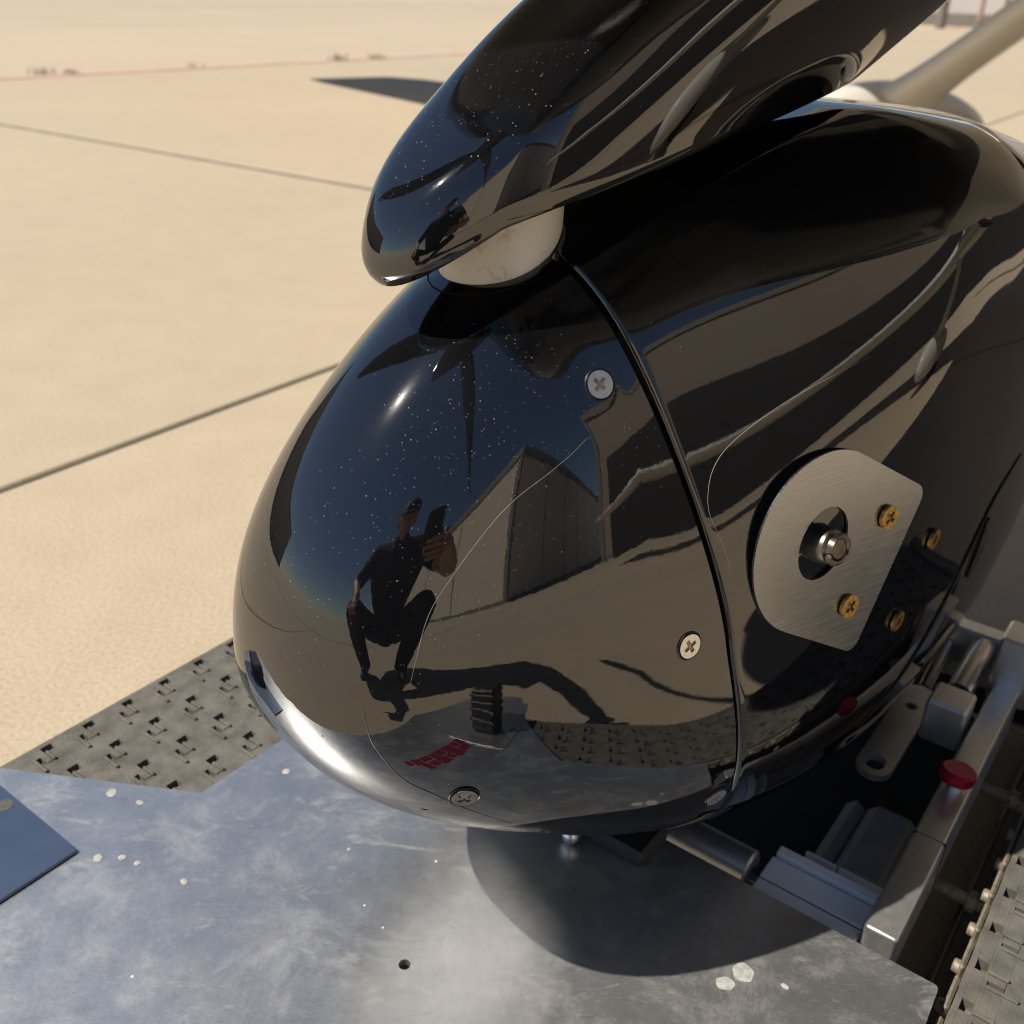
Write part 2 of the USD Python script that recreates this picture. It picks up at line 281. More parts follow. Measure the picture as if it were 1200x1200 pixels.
def pod_n(X, T):
    e = 1e-3; n = np.cross(pod(X, T+e) - pod(X, T-e), pod(X+e, T) - pod(X-e, T)); n /= np.linalg.norm(n, axis=-1, keepdims=True) + 1e-15
    P = pod(X, T); s = np.sign(n[..., 1]*np.cos(T) + n[..., 2]*np.sin(T)); return n*np.where(s == 0, 1, s)[..., None]
def pod_at(x, z, side=1):
    """(world point, world normal) on the skin at local station x, height z"""
    T = np.linspace(-1.45, 1.45, 800) if side > 0 else np.pi - np.linspace(-1.45, 1.45, 800)
    X = np.full_like(T, x)
    for _ in range(6): X = X + (x - pod(X, T)[:, 0])
    P = pod(X, T); i = int(np.argmin(np.abs(P[:, 2]-z))); n = pod_n(X[i:i+1], T[i:i+1])[0]
    return pod_w(P[i:i+1])[0], n[0]*PA + n[1]*PL + n[2]*PU
NT = 420
TT = np.linspace(-np.pi, np.pi, NT, endpoint=False)
def seam_x(T):
    x = np.full_like(T, PQ[16])
    for _ in range(12): x = PQ[16] + PQ[17]*_base(x, T)[..., 2]
    return x
XS = seam_x(TT)
def dirw(n): return n[..., :1]*PA + n[..., 1:2]*PL + n[..., 2:3]*PU

# aircraft frame: strut foot, heading of the fuselage
AH = math.radians(52.3); AA = np.array([math.sin(AH), math.cos(AH), 0]); AL = np.array([math.cos(AH), -math.sin(AH), 0]); UP = np.array([0, 0, 1.])
STRUT = pod_w(np.array([[.172, 0, .20]]))[0]; AO = np.array([STRUT[0], STRUT[1], 0])
def ac(x, y, z): return AO + np.multiply.outer(np.asarray(x, float), AA) + np.multiply.outer(np.asarray(y, float), AL) + np.multiply.outer(np.asarray(z, float), UP)

aircraft = thing('light_aircraft', 'light aircraft with glossy black nose wheel fairing and pale main gear leg', 'aircraft', AO)

# front shell
r = np.concatenate([[0], np.linspace(0, 1, 230)[1:]**1.7])[:, None]
X = r*XS[None]; T = np.broadcast_to(TT, X.shape)
L = pod(X, T); L[0] = L[0].mean(0)
ne = pod_n(X[-1], TT); ex = np.array([1., 0, 0])
lip = [L[-1] - ne*.0012 + ex*.0010, L[-1] - ne*.0035 + ex*.0012, L[-1] - ne*.012 + ex*.0010]
SCR = [[(0.046, 0.018), (0.052, 0.04), (0.059, 0.058), (0.082, 0.087), (0.11, 0.112), (0.136, 0.126), (0.158, 0.139)],
       [(0.246, 0.031), (0.238, 0.065), (0.229, 0.088), (0.232, 0.104), (0.242, 0.118), (0.258, 0.128), (0.284, 0.14), (0.315, 0.151), (0.364, 0.164), (0.42, 0.172)],
       [(0.027, 0.004), (0.028, -0.013), (0.033, -0.028), (0.045, -0.048), (0.06, -0.061), (0.075, -0.075), (0.11, -0.103)]]
front_shell = part('fairing_front_shell', grid_mesh(pod_w(np.concatenate([L, lip]))), 'black_paint', aircraft, smooth=40)
# rear shell
r = np.linspace(0, 1, 240)[:, None]
X = (XS + .0075)[None] + r*(1.20 - XS - .0075)[None]; T = np.broadcast_to(TT, X.shape)
L2 = pod(X, T); ne = pod_n(X[0], TT)
lips = [L2[0] - ne*.012 - ex*.0040, L2[0] - ne*.0055 - ex*.0042, L2[0] - ne*.0026 - ex*.0034, L2[0] - ne*.0008 - ex*.0019]
tail = [np.broadcast_to(L2[-1].mean(0), L2[-1].shape)]
rear_shell = part('fairing_rear_shell', grid_mesh(pod_w(np.concatenate([lips, L2, tail]))), 'black_paint_rear', aircraft, smooth=40)
# hairline scratches in the paint
def scratch(pts, parent, r_, mt):
    pts = np.array(pts); k = np.linspace(0, len(pts)-1, 40); c = [PCH(np.arange(len(pts)), pts[:, i])(k) for i in (0, 1)]
    q = [pod_at(x, z) for x, z in zip(*c)]; P = np.array([a_ + n_*r_*.3 for a_, n_ in q])
    for i in range(2): P[1:-1] = .25*P[:-2] + .5*P[1:-1] + .25*P[2:]
    part('scratch', tube(P, r_*np.sin(np.linspace(.15, np.pi-.15, 40))**.5, 5), mt, parent, smooth=True)
scratch(SCR[0], front_shell, .00010, 'scratch'); scratch(SCR[1], rear_shell, .00014, 'scratch'); scratch(SCR[2], front_shell, .00030, 'groove_black')
scratch([(.69, .01), (.63, -.015), (.59, -.05), (.56, -.085), (.53, -.115), (.49, -.142), (.44, -.160)], rear_shell, .0016, 'groove_black')
scratch([(.625, -.03), (.622, -.055), (.610, -.085)], rear_shell, .0034, 'groove_black')
# dark gasket at the bottom of the groove between the shells
g = np.stack([L[-1] - ne*.007 - ex*.002, L[-1] - ne*.006 + ex*.003, L[-1] - ne*.007 + ex*.009])
part('seam_gasket', grid_mesh(pod_w(g)), 'groove_black', aircraft)

def cross_head(R, arm=.36, wid=.12):
    c = sg.Point(0, 0).buffer(R, 32); k = sg.box(-R*arm*1.5, -R*wid, R*arm*1.5, R*wid).union(sg.box(-R*wid, -R*arm*1.5, R*wid, R*arm*1.5)).buffer(R*.05)
    return c.difference(sa.rotate(k, random.uniform(20, 70)))
def tangent_axes(n):
    x = PA - n*(PA @ n); x /= np.linalg.norm(x); return x, np.cross(n, x)
def screw(p, n, R, mt, parent, ring=True, lift=.0006, name='screw', dome=0.0):
    x, y = tangent_axes(n)
    if ring: part('screw_recess', lathe([[R*1.01, .0001], [R*1.14, .0009], [R*1.2, .0002]], p, n), 'groove_black', parent)
    s = part(name, [extrude(cross_head(R), .0012 + dome*.5, p + n*lift, x, y, n, -.0005),
                    lathe([[R*.93, .0006+dome*.5], [R, .0002], [R, -.0008]], p + n*lift, n)], mt, parent, smooth=25)
    part('cross_slot', lathe([[0, -.0002], [R*.6, -.0002]], p + n*(lift + .0001), n), 'screw_dark', s)
    return s
for x, z, mt in ((.174, .164, 'screw_steel'), (.209, .009, 'screw_steel'), (.074, -.064, 'axle_steel'), (.252, -.127, 'screw_steel')):
    p, n = pod_at(x, z); screw(p, n, .0078, mt, front_shell)

# axle cover plate (a D of brushed steel) with its screws and the axle end
pc = pod_at(.318, .050)[0]; pn = np.cross(pod_at(.40, .02)[0] - pod_at(.245, .05)[0], pod_at(.335, -.03)[0] - pod_at(.32, .10)[0]); pn /= np.linalg.norm(pn)
if pn @ PL < 0: pn = -pn
pn = pn - .034*PA + .02*PU; pn /= np.linalg.norm(pn)
xa = PA - pn*(PA @ pn); xa /= np.linalg.norm(xa); ya = np.cross(pn, xa)
if ya @ PU < 0: ya = -ya
ca, sa_ = math.cos(math.radians(-29)), math.sin(math.radians(-29))
pu, pv = ca*xa + sa_*ya, -sa_*xa + ca*ya
D = sg.Point(0, 0).buffer(.062, 48).union(sg.box(0, -.062, .081, .062)).buffer(-.010).buffer(.010, 12)
D = D.difference(sa.scale(sg.Point(0, 0).buffer(.0220, 32), 1, 1.14))
po = pc + pn*.0005
plate_r = extrude(D, .0016, po, pu, pv, pn)
axle_plate = part('axle_cover_plate', plate_r, 'brushed_steel', aircraft, smooth=25)
part('cover_spacer', extrude(sg.Point(.01, 0).buffer(.050, 32).difference(sg.Point(0, 0).buffer(.030, 24)), .006, po, pu, pv, pn, -.0065), 'recess_black', axle_plate)
part('axle_recess', lathe([[0, -.004], [.028, -.004]], po, pn), 'recess_black', axle_plate)
ax_d = (pn + .10*pv); ax_d /= np.linalg.norm(ax_d)
axle = part('axle_end', lathe([[.0, .030], [.0068, .030], [.0075, .026], [.0108, .025], [.0125, .021], [.0130, -.01]], po - pn*.016 - pv*.002, ax_d), 'axle_steel', axle_plate)
part('axle_clip', tube([po + pn*.013 + pu*(.009*math.cos(t)) + pv*(.009*math.sin(t)) for t in np.linspace(-2.3, 2.3, 24)], .0022), 'axle_steel', axle)
for u_, v_ in ((.051, .033), (.051, -.032)):
    screw(po + pn*.0016 + pu*u_ + pv*v_, pn, .0082, 'brass', axle_plate, ring=False, lift=.0018, dome=.002)
for u_, v_ in ((.160, .034), (.160, -.032)):
    q = pc + pu*u_ + pv*v_ - PO; p, n = pod_at(q @ PA, q @ PU)
    screw(p, n, .0082, 'brass', rear_shell, ring=False, lift=.0018, dome=.002)

# strut
sd = np.array([.03, .03, 1.]); sd /= np.linalg.norm(sd)
strut_b = pod_w(np.array([[.172, 0, .08]]))[0]
strut = part('strut', lathe([[0, 0], [.0350, 0], [.0350, .142], [.0353, .1435], [.0353, .185], [0, .185]], strut_b, sd, 64), 'strut_white', aircraft)
# opening of the fairing round the strut
tt = np.linspace(0, 2*np.pi, 97)
ring = []
for t in tt:
    q = strut_b - PO + sd*.0 + PA*(.0385*math.cos(t)-.002) + PL*(.0385*math.sin(t))
    lx, ly = q @ PA, q @ PL
    # height of the skin above that spot
    T = np.linspace(.35, np.pi-.35, 300); Xq = np.full_like(T, lx)
    for _ in range(4): Xq = Xq + (lx - pod(Xq, T)[:, 0])
    P = pod(Xq, T); i = int(np.argmin(np.abs(P[:, 1]-ly))); ring.append(pod_w(P[i:i+1])[0])
ring = np.array(ring)
inner = strut_b + ((ring - strut_b) @ sd)[:, None]*sd
rim = np.stack([ring + PU*.0008, inner*.9 + ring*.1 + PU*.0004]); part('opening_gap', grid_mesh(rim, False), 'recess_black', front_shell)

# leg fairing: airfoil sections swept back and up
leg_h = math.radians(48.5); LA = np.array([math.sin(leg_h), math.cos(leg_h), 0]); LL = np.array([math.cos(leg_h), -math.sin(leg_h), 0])
LO = pod_w(np.array([[.172, 0, 0]]))[0]
def leg_section(n=110):
    b = np.linspace(0, np.pi, n); xr = (1-np.cos(b))/2
    yt = .2969*np.sqrt(xr) - .1260*xr - .3516*xr**2 + .2843*xr**3 - .1036*xr**4
    yt = yt/.1                                           # half thickness 1 at its widest
    return np.concatenate([xr[::-1], xr[1:-1]]), np.concatenate([yt[::-1], -yt[1:-1]])
XR, YR = leg_section()
hs = np.concatenate([[0, .0008, .003, .007, .012], np.linspace(.02, .62, 70)])
sLE = PCH([0, .01, .03, .08, .14, .2, .3, .62], [.006, .002, .006, .052, .140, .27, .50, 1.20])
def leg_row(h, inset=0.0, drop=0.0):
    le = .090 + float(sLE(h)); te = .515 + 2.1*h
    x = le + inset + (te - le - 2*inset)*XR
    y = np.sign(YR)*np.abs(YR)**.97*(.059 - inset)
    x0 = .078 + (.515-.078)*XR
    z = .2245 + .172*(x0 - .078) + .017*np.abs(YR)*np.clip((x0-.075)/.05, 0, 1) - .012*np.exp(-(x0-.078)/.02) + h - drop
    return LO + np.multiply.outer(x - .172, LA) + np.multiply.outer(y, LL) + np.multiply.outer(z, UP)
rows = [leg_row(.03, .006), leg_row(.006, .0045), leg_row(.0008, .003), leg_row(0, .0014)] + [leg_row(h) for h in hs[2:]]
leg = part('leg_fairing', grid_mesh(np.array(rows)), 'black_paint_leg', aircraft, smooth=50)
cap_r = np.array([rows[0], np.broadcast_to(rows[0].mean(0), rows[0].shape)]); part('leg_fairing_rib', grid_mesh(cap_r), 'recess_black', leg)

# nose wheel inside the fairing
wc = pod_w(np.array([[.37, 0, -.115]]))[0]
part('tyre', lathe([[.085, -.05], [.14, -.062], [.172, -.045], [.178, 0], [.172, .045], [.14, .062], [.085, .05]], wc, PL, 48), 'rubber_black', aircraft)

# fuselage, wings, tail, main gear, propeller
st = np.array([(-.21, .30, 1.22, 1.66), (-.18, .40, 1.14, 1.72), (-.05, .66, 1.00, 1.78), (.3, .84, .93, 1.82), (1.2, .88, .92, 1.92), (2.2, .84, .92, 2.04), (2.9, .72, .93, 2.42), (4.2, .68, .98, 2.46), (5.6, .50, 1.10, 2.15), (8.0, .24, 1.38, 1.95), (10.0, .08, 1.62, 1.88)])
a = np.linspace(0, 2*np.pi, 64, endpoint=False); ce, se = np.cos(a), np.sin(a)
sec = lambda w, zb, zt: (w*np.sign(ce)*np.abs(ce)**.6, (zb+zt)/2 + (zt-zb)/2*np.sign(se)*np.abs(se)**.7)
fu = [PCH(st[:, 0], st[:, k]) for k in (1, 2, 3)]
def fus(x0, x1, n, close0=True):
    rows = []
    for x in np.linspace(x0, x1, n):
        y, z = sec(*(float(f(x)) for f in fu)); rows.append(ac(np.full_like(y, x), y, z))
    rows = [np.broadcast_to(rows[0].mean(0), rows[0].shape)] + rows + [np.broadcast_to(rows[-1].mean(0), rows[-1].shape)]
    return grid_mesh(np.array(rows))
part('engine_cowling', fus(-.21, 1.25, 34), 'cowl_paint', aircraft)
part('fuselage', fus(1.252, 10.0, 60), 'white_paint', aircraft)
y, z = sec(.30, 1.12, 1.60)
hub = ac(-.36, 0, 1.44)
part('spinner', lathe([[0, .24], [.025, .23], [.07, .19], [.12, .12], [.15, .03], [.155, -.08], [0, -.09]], ac(-.30, 0, 1.44), -AA), 'spinner_black', aircraft)
def blade(ang):
    d = math.cos(ang)*AL + math.sin(ang)*UP; t = np.cross(AA, d)
    rs = np.linspace(.10, 1.02, 22); rows = []
    ch = np.interp(rs, [.1, .25, .5, .75, .95, 1.0, 1.02], [.06, .11, .15, .14, .10, .06, .01]); th = np.interp(rs, [.1, .3, 1.02], [.05, .022, .006]); tw = np.interp(rs, [.1, 1.02], [1.0, .3])
    q = np.linspace(0, 2*np.pi, 20, endpoint=False)
    for r_, c_, t_, w_ in zip(rs, ch, th, tw):
        u_ = np.cos(q)*c_/2; v_ = np.sin(q)*t_/2
        rows.append(hub + r_*d + np.multiply.outer(u_*math.cos(w_) - v_*math.sin(w_), t) + np.multiply.outer(u_*math.sin(w_) + v_*math.cos(w_), AA))
    return grid_mesh(np.array(rows))
for ang in (-25, -155, 90): part('propeller_blade', blade(math.radians(ang)), 'blade_black', aircraft)
def wing(side):
    rows = []
    for s in np.linspace(0, 1, 24):
        e = max(0, (s-.93)/.07); ch = (1.62 + (.98-1.62)*s)*(1 - .22*e**3); le = 2.72 + .02*s + .04*e**3; lat = .55 + (8.25-.55)*s; z0 = 1.02 + .40*s
        b = np.linspace(0, np.pi, 30); xr = (1-np.cos(b))/2; yt = 5*.13*(.2969*np.sqrt(xr) - .126*xr - .3516*xr**2 + .2843*xr**3 - .1036*xr**4)*ch*(1-.5*e**2)
        xx = np.concatenate([xr[::-1], xr[1:-1]])*ch + le; zz = z0 + np.concatenate([yt[::-1], -.75*yt[1:-1]])
        rows.append(ac(xx, np.full_like(xx, side*lat), zz))
    rows.append(np.broadcast_to(rows[-1].mean(0), rows[-1].shape))
    return grid_mesh(np.array(rows), flip=side > 0)
for s in (-1, 1): part('wing', wing(s), 'white_paint', aircraft)
def slab(pts, th):
    p = np.array(pts); n = np.cross(p[1]-p[0], p[2]-p[0]); n /= np.linalg.norm(n)
    return trimesh.convex.convex_hull(np.concatenate([p + n*th/2, p - n*th/2]))
for s in (-1, 1): part('tailplane', slab([ac(9.0, s*.1, 1.78), ac(9.9, s*.1, 1.78), ac(9.8, s*2.4, 1.78), ac(9.3, s*2.4, 1.78)], .07), 'white_paint', aircraft)
part('tail_fin', slab([ac(8.3, 0, 1.85), ac(10.0, 0, 1.8), ac(10.3, 0, 3.5), ac(9.7, 0, 3.5)], .09), 'white_paint', aircraft)
for s in (-1, 1): part('cabin_window', slab([ac(2.7, s*.70, 2.0), ac(4.1, s*.69, 2.0), ac(3.9, s*.60, 2.32), ac(3.0, s*.58, 2.32)], .05), 'window_dark', aircraft)
def main_gear(s):
    pc_ = (3.45, s*2.06)
    x = np.linspace(-.62, .72, 40); f = np.clip((x+.62)/1.34, 0, 1)
    w = .16*np.sin(np.pi*np.clip(f, 0, 1)**.8)**.6; zt = .24 + .235*np.sin(np.pi*f**.75)**.55; zb = .24 - .16*np.sin(np.pi*f**.75)**.5
    rows = []
    for i in range(40):
        y, z = (w[i]*np.sign(ce)*np.abs(ce)**.9, (zb[i]+zt[i])/2 + (zt[i]-zb[i])/2*np.sign(se)*np.abs(se)**.9); rows.append(ac(pc_[0] + x[i] + 0*y, pc_[1] + y, z))
    p_ = part('main_wheel_fairing', grid_mesh(np.array(rows)), 'white_paint', aircraft)
    part('main_tyre', lathe([[.06, -.06], [.19, -.07], [.215, -.03], [.215, .03], [.19, .07], [.06, .06]], ac(pc_[0] + .05, pc_[1], .215), AL, 40), 'rubber_black', aircraft)
    rows = []
    for k in np.linspace(0, 1, 26):
        lat = pc_[1] - s*(1.15*k); z0 = .36 + .90*k; xc = pc_[0] - .02 + .05*k; c_ = .27*(1 + 1.2*np.exp(-k/.09)) + .04*k; t_ = .105*(1 + .8*np.exp(-k/.07))
        nrm = np.array([0, .485*s, .87]); rows.append(ac(xc + c_/2*ce, lat + t_/2*se*.616*s, z0 + t_/2*se*.788))
    part('main_gear_leg', grid_mesh(np.array(rows), flip=s > 0), 'white_paint', aircraft)
for s in (-1, 1): main_gear(s)

# ================================================================ the tug under the nose wheel
TC = np.array([.034, .555, 0]); TH = math.radians(36); TA = np.array([math.sin(TH), math.cos(TH), 0]); TLt = np.array([math.cos(TH), -math.sin(TH), 0])
def tg(mesh): return frame_mesh(mesh, TC, TA, -TLt, UP)              # local x = along, y = -lateral, z = up
def tbox(a0, a1, l0, l1, z0, z1, bev=0): return tg(box(a0, a1, -l1, -l0, z0, z1, bev))
def tp(a_, l_, z_): return TC + a_*TA + l_*TLt + z_*UP
def tpoly(pts): return sg.Polygon([(a_, -l_) for a_, l_ in pts])
DZ = .155
tug = thing('aircraft_tug', 'tracked aircraft tug with scuffed aluminium deck and rubber tracks under the black fairing', 'tug', TC)
deck = tpoly([(.098, -.278), (.098, .272), (-.102, .280), (-.195, .44), (-.23, .54), (-.36, .55), (-.47, .30), (-.47, -.30), (-.36, -.55), (-.23, -.54), (-.192, -.441), (-.103, -.282)])
deck = deck.buffer(-.004).buffer(.004, 6)
for a_, l_, r_ in ((-.121, -.034, .0042), (-.40, -.12, .0042), (-.40, .12, .0042)): deck = deck.difference(sg.Point(a_, -l_).buffer(r_, 24))
deck_p = part('deck_plate', extrude(deck, .006, TC + UP*(DZ-.006), TA, -TLt, UP), 'deck_aluminium', tug)
part('deck_underside', extrude(deck.buffer(-.03), .02, TC + UP*(DZ-.03), TA, -TLt, UP), 'belt_dark', deck_p)
def blob(a_, l_, r_, seed, mt='splash'):
    rr = np.random.default_rng(seed); t = np.linspace(0, 2*np.pi, 40, endpoint=False); k = r_*(1 + .12*np.sin(2*t + rr.uniform(0, 6)) + .05*np.sin(5*t + rr.uniform(0, 6)) + 0)
    pts = [(a_ + k_*math.sin(u_)*1.0, l_ + k_*math.cos(u_)*1.25) for k_, u_ in zip(k, t)]
    q = [tp(p_[0], p_[1], DZ + .0004) for p_ in pts]; c_ = tp(a_, l_, DZ + .0011)
    mid = [c_ + (q_ - c_)*.7 - UP*.0003 for q_ in q]; V = np.array([c_] + mid + q); n_ = len(q)
    F = [[0, 1+i, 1+(i+1) % n_] for i in range(n_)] + [f for i in range(n_) for f in ([1+i, 1+n_+i, 1+n_+(i+1) % n_], [1+i, 1+n_+(i+1) % n_, 1+(i+1) % n_])]
    part('dried_splash', trimesh.Trimesh(V, np.array(F)[:, ::-1], process=False), mt, deck_p, smooth=True)
for i, (a_, l_, r_) in enumerate(((.022, .158, .0072), (.006, .152, .0056), (-.041, -.246, .0042), (-.150, -.340, .0055), (-.142, -.312, .0035), (-.198, -.286, .0045), (-.186, -.272, .0036), (-.182, -.258, .003), (-.171, -.215, .0035), (.03, .186, .003), (-.07, -.14, .002))):
    blob(a_, l_, r_*(.95 if i < 2 else .72), 40+i)
# red lettering-like decal near the front of the deck (seen only as a reflection)
dec = []
for row in (0, 1):
    x0 = .105 + .03*row
    for k in range(8 if row == 0 else 6):
        w_ = .018 + .006*((k*7) % 3); h_ = .020 + .005*((k*5 + row) % 2)
        dec.append(sg.box(-.315 + .026*row, -(x0 + w_), -.315 + .026*row + h_, -x0)); x0 += w_ + .003
part('deck_decal', extrude(shapely.union_all([d_.buffer(.0003) for d_ in dec]), .0006, TC + UP*(DZ + .0002), TA, -TLt, UP), 'red_decal', deck_p)

# bracket plates and black posts at the front corners
for sgn in (-1, 1):
    l0, l1 = sorted((sgn*.303, sgn*.50))
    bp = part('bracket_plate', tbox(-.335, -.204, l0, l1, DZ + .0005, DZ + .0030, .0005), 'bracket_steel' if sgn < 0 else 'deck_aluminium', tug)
    f0, f1, nr, o_ = (-.325, -.268, 1, .058) if sgn < 0 else (-.300, -.243, 4, 0)
    post = [tbox(f0, f1, min(sgn*(.356+o_), sgn*(.412+o_)), max(sgn*(.356+o_), sgn*(.412+o_)), DZ + .004, DZ + .03 + .02*nr, .004)]
    for k in range(nr): post.append(tbox(f0 - .0018, f1 + .0018, min(sgn*(.352+o_), sgn*(.416+o_)), max(sgn*(.352+o_), sgn*(.416+o_)), DZ + .03 + .02*k, DZ + .038 + .02*k, .002))
    part('ribbed_post', trimesh.util.concatenate(post), 'black_plastic', tug)
    part('grease_spot', cyl(tp(-.214, sgn*.392, DZ + .002), tp(-.214, sgn*.392, DZ + .0033), .007, 18), 'screw_dark', bp)

# tracks: rows of stepped rubber pads on a chain
PITCH_T = .0415
def pad_row(a0, side):
    """one stepped pad: flat treads that interlock with the next row; small openings and lips only where the edge steps"""
    ms = []
    ms.append(tbox(a0, a0 + PITCH_T - .00012, *((-.4500, -.4446) if side < 0 else (.4446 + .0110, .4600)), .130, .1480))
    if side > 0: ms.append(tbox(a0, a0 + PITCH_T - .00012, .2830, .2874, .130, .1480))
    for u in range(4):
        l_ = -.4445 + .042*u if side < 0 else .2875 + .042*u
        e = a0 + PITCH_T
        g_ = .00012
        for s0, s1, b0, b1 in ((.0105, -g_, 0, .0080), (0, -g_, .0081, .0105), (0, -.0105, .0106, .0225), (0, -g_, .0226, .0419)):
            ms.append(tbox(a0 + s0, e + s1, l_ + b0, l_ + b1, .130, .1480))
        ms.append(tbox(a0, a0 + .0105, l_, l_ + .0080, .130, .1390)); ms.append(tbox(e - .0105, e - .0056, l_ + .0106, l_ + .0225, .130, .1428))
        ms.append(tbox(e - .0056, e - g_, l_ + .0106, l_ + .0225, .140, .1489, .0005))
        ms.append(tbox(a0 + .0003, a0 + .0030, l_ + .0085, l_ + .0235, .147, .1508, .0008))
        ms.append(tbox(e - .0136, e - .0106, l_ + .0105, l_ + .0330, .147, .1506, .0008))
    return trimesh.util.concatenate(ms)
for side in (-1, 1):
    l0, l1 = (-.450, -.283) if side < 0 else (.283, .450)
    part('track_belt', [tbox(-.30, .70, l0 + .006, l1 - .006, .112, .1310), tbox(-.30, .70, l0 + .006, l1 - .006, .004, .020)], 'belt_dark', tug)
    for k in range(24):
        a0 = -.150 + PITCH_T*(k - 4)
        part('track_pad', pad_row(a0 - .004, side), 'track_rubber', tug, smooth=False)
    for k in range(24):
        a0 = -.150 + PITCH_T*(k - 4); li = -.278 if side < 0 else .278; d_ = -side
        ln = part('chain_link', [tbox(a0 - .004, a0 + .030, *sorted((li, li + side*.004)), .118, .143, .004), tbox(a0 + .022, a0 + .046, *sorted((li + side*.0045, li + side*.0075)), .120, .141, .004)], 'zinc_bolt', tug)
        c0 = tp(a0 + .006, li, .131)
        part('chain_bolt', [lathe([[0, .0050], [.0044, .0048], [.0054, .0036], [.0055, .0]], c0, TLt*d_, 12)], 'zinc_bolt', ln)
    for e in (-.30, .70):
        part('track_roller', cyl(tp(e, l0 + .01, .066), tp(e, l1 - .01, .066), .060, 28, bev=.004), 'dark_metal', tug)
    for k in range(9):
        t = np.pi*(k + .5)/9; s_ = 1
        for e, dr in ((-.30, -1), (.70, 1)):
            c_ = tp(e + dr*.070*math.sin(t), (l0+l1)/2, .066 + .070*math.cos(t)); n_ = dr*math.sin(t)*TA + math.cos(t)*UP
            part('track_pad', frame_mesh(box(-.0185, .0185, l0 - (l0+l1)/2, l1 - (l0+l1)/2, -.009, .009, .001), c_, np.cross(TLt, n_), TLt, n_), 'track_rubber', tug, smooth=False)
    part('inner_rail', tbox(-.05, .68, *sorted((side*.258, side*.263)), .030, .082, .001), 'dark_metal', tug)
    # long square bar beside the wheel bay
    b_ = part('side_bar', [tbox(.122, .515, *sorted((side*.2105, side*.2365)), .100, .150, .0030)], 'bar_aluminium', tug, smooth=60)
    part('bar_joint', tbox(.243, .2437, *sorted((side*.2100, side*.2370)), .1003, .1504), 'dark_metal', b_)
part('cross_roller', cyl(tp(.147, -.085, .116), tp(.147, .112, .116), .0185, 40, bev=.002), 'roller_steel', tug, smooth=40)
part('roller_shaft', cyl(tp(.147, .10, .112), tp(.147, .205, .112), .008, 16), 'dark_metal', tug)
ex_ = part('slotted_extrusion', [tbox(.1105, .136, .122, .2085, .095, .1285, .0015), tbox(.1372, .164, .122, .2085, .095, .1290, .0015), tbox(.1650, .1755, .124, .2085, .095, .1325, .0012)], 'anodised_blue_grey', tug)
part('extrusion_core', tbox(.112, .174, .123, .2075, .06, .1270), 'dark_metal', ex_)
for l0, l1 in ((.136, .1635), (.1655, .2085)): part('channel_wall', tbox(.212, .215, l0, l1, .055, .102, .0008), 'anodised_blue_grey', tug)
part('channel_floor', tbox(.212, .33, .135, .2085, .050, .055), 'dark_metal', tug)
part('bay_shade_pan', tbox(.105, .60, -.205, .205, .028, .034), 'belt_dark', tug)  # dark sheet added to stand in for shaded ground under the bay
for l0, l1, z1 in ((.136, .154, .082), (.156, .205, .088)): part('cable_cover', tbox(.222, .335, l0, l1, .056, z1, .010), 'cover_grey', tug)
strap = sg.LineString([(.335, -.150), (.47, -.150)]).buffer(.0165, 16).difference(sg.LineString([(.335, -.150), (.341, -.150)]).buffer(.0085, 12)).difference(sg.Point(.445, -.150).buffer(.006, 12))
part('slotted_strap', extrude(strap, .007, TC + UP*.118, TA, -TLt, UP), 'bar_aluminium', tug)
kn = part('red_knob', lathe([[0, .012], [.0132, .012], [.0150, .010], [.0152, .002], [.0138, 0], [0, 0]], tp(.316, .222, .160), UP + .12*TA, 40), 'red_anodised', tug)
part('knob_stem', cyl(tp(.316, .222, .148), tp(.316, .222, .161), .006, 16), 'screw_steel', kn)
part('guide_block', tbox(.405, .445, .168, .206, .120, .168, .003), 'bar_aluminium', tug)
part('guide_block', tbox(.50, .545, .205, .245, .130, .205, .003), 'bar_aluminium', tug)
part('end_beam', tbox(.56, .585, -.25, .25, .10, .165, .003), 'bar_aluminium', tug)
part('chrome_ram', cyl(tp(.475, .185, .140), tp(.565, .185, .150), .013, 24), 'screw_steel', tug, smooth=40)
part('chrome_ram', cyl(tp(.49, .150, .12), tp(.56, .150, .140), .007, 20), 'screw_steel', tug, smooth=40)
for a_, z_ in ((.26, .05), (.40, .06), (.52, .055)):
    c_ = part('cross_tie', cyl(tp(a_, .236, z_+.04), tp(a_, .284, z_+.04), .0055, 14), 'zinc_bolt', tug, smooth=40)
    part('tie_nut', cyl(tp(a_, .2635, z_+.04), tp(a_, .270, z_+.04), .0095, 6), 'zinc_bolt', c_)
# hook that holds the wheel, just behind the deck edge
hk = part('wheel_clamp', [tbox(.055, .10, -.02, .055, DZ + .001, DZ + .016, .004), tbox(.07, .12, .0, .035, DZ + .014, DZ + .030, .006)], 'black_plastic', tug)
part('clamp_ball', trimesh.creation.icosphere(3, .008).apply_translation(tp(.047, -.006, DZ + .009)), 'screw_steel', hk, smooth=True)
part('rear_frame', [tbox(.61, .68, -.256, .256, .03, .10, .004)], 'dark_metal', tug)

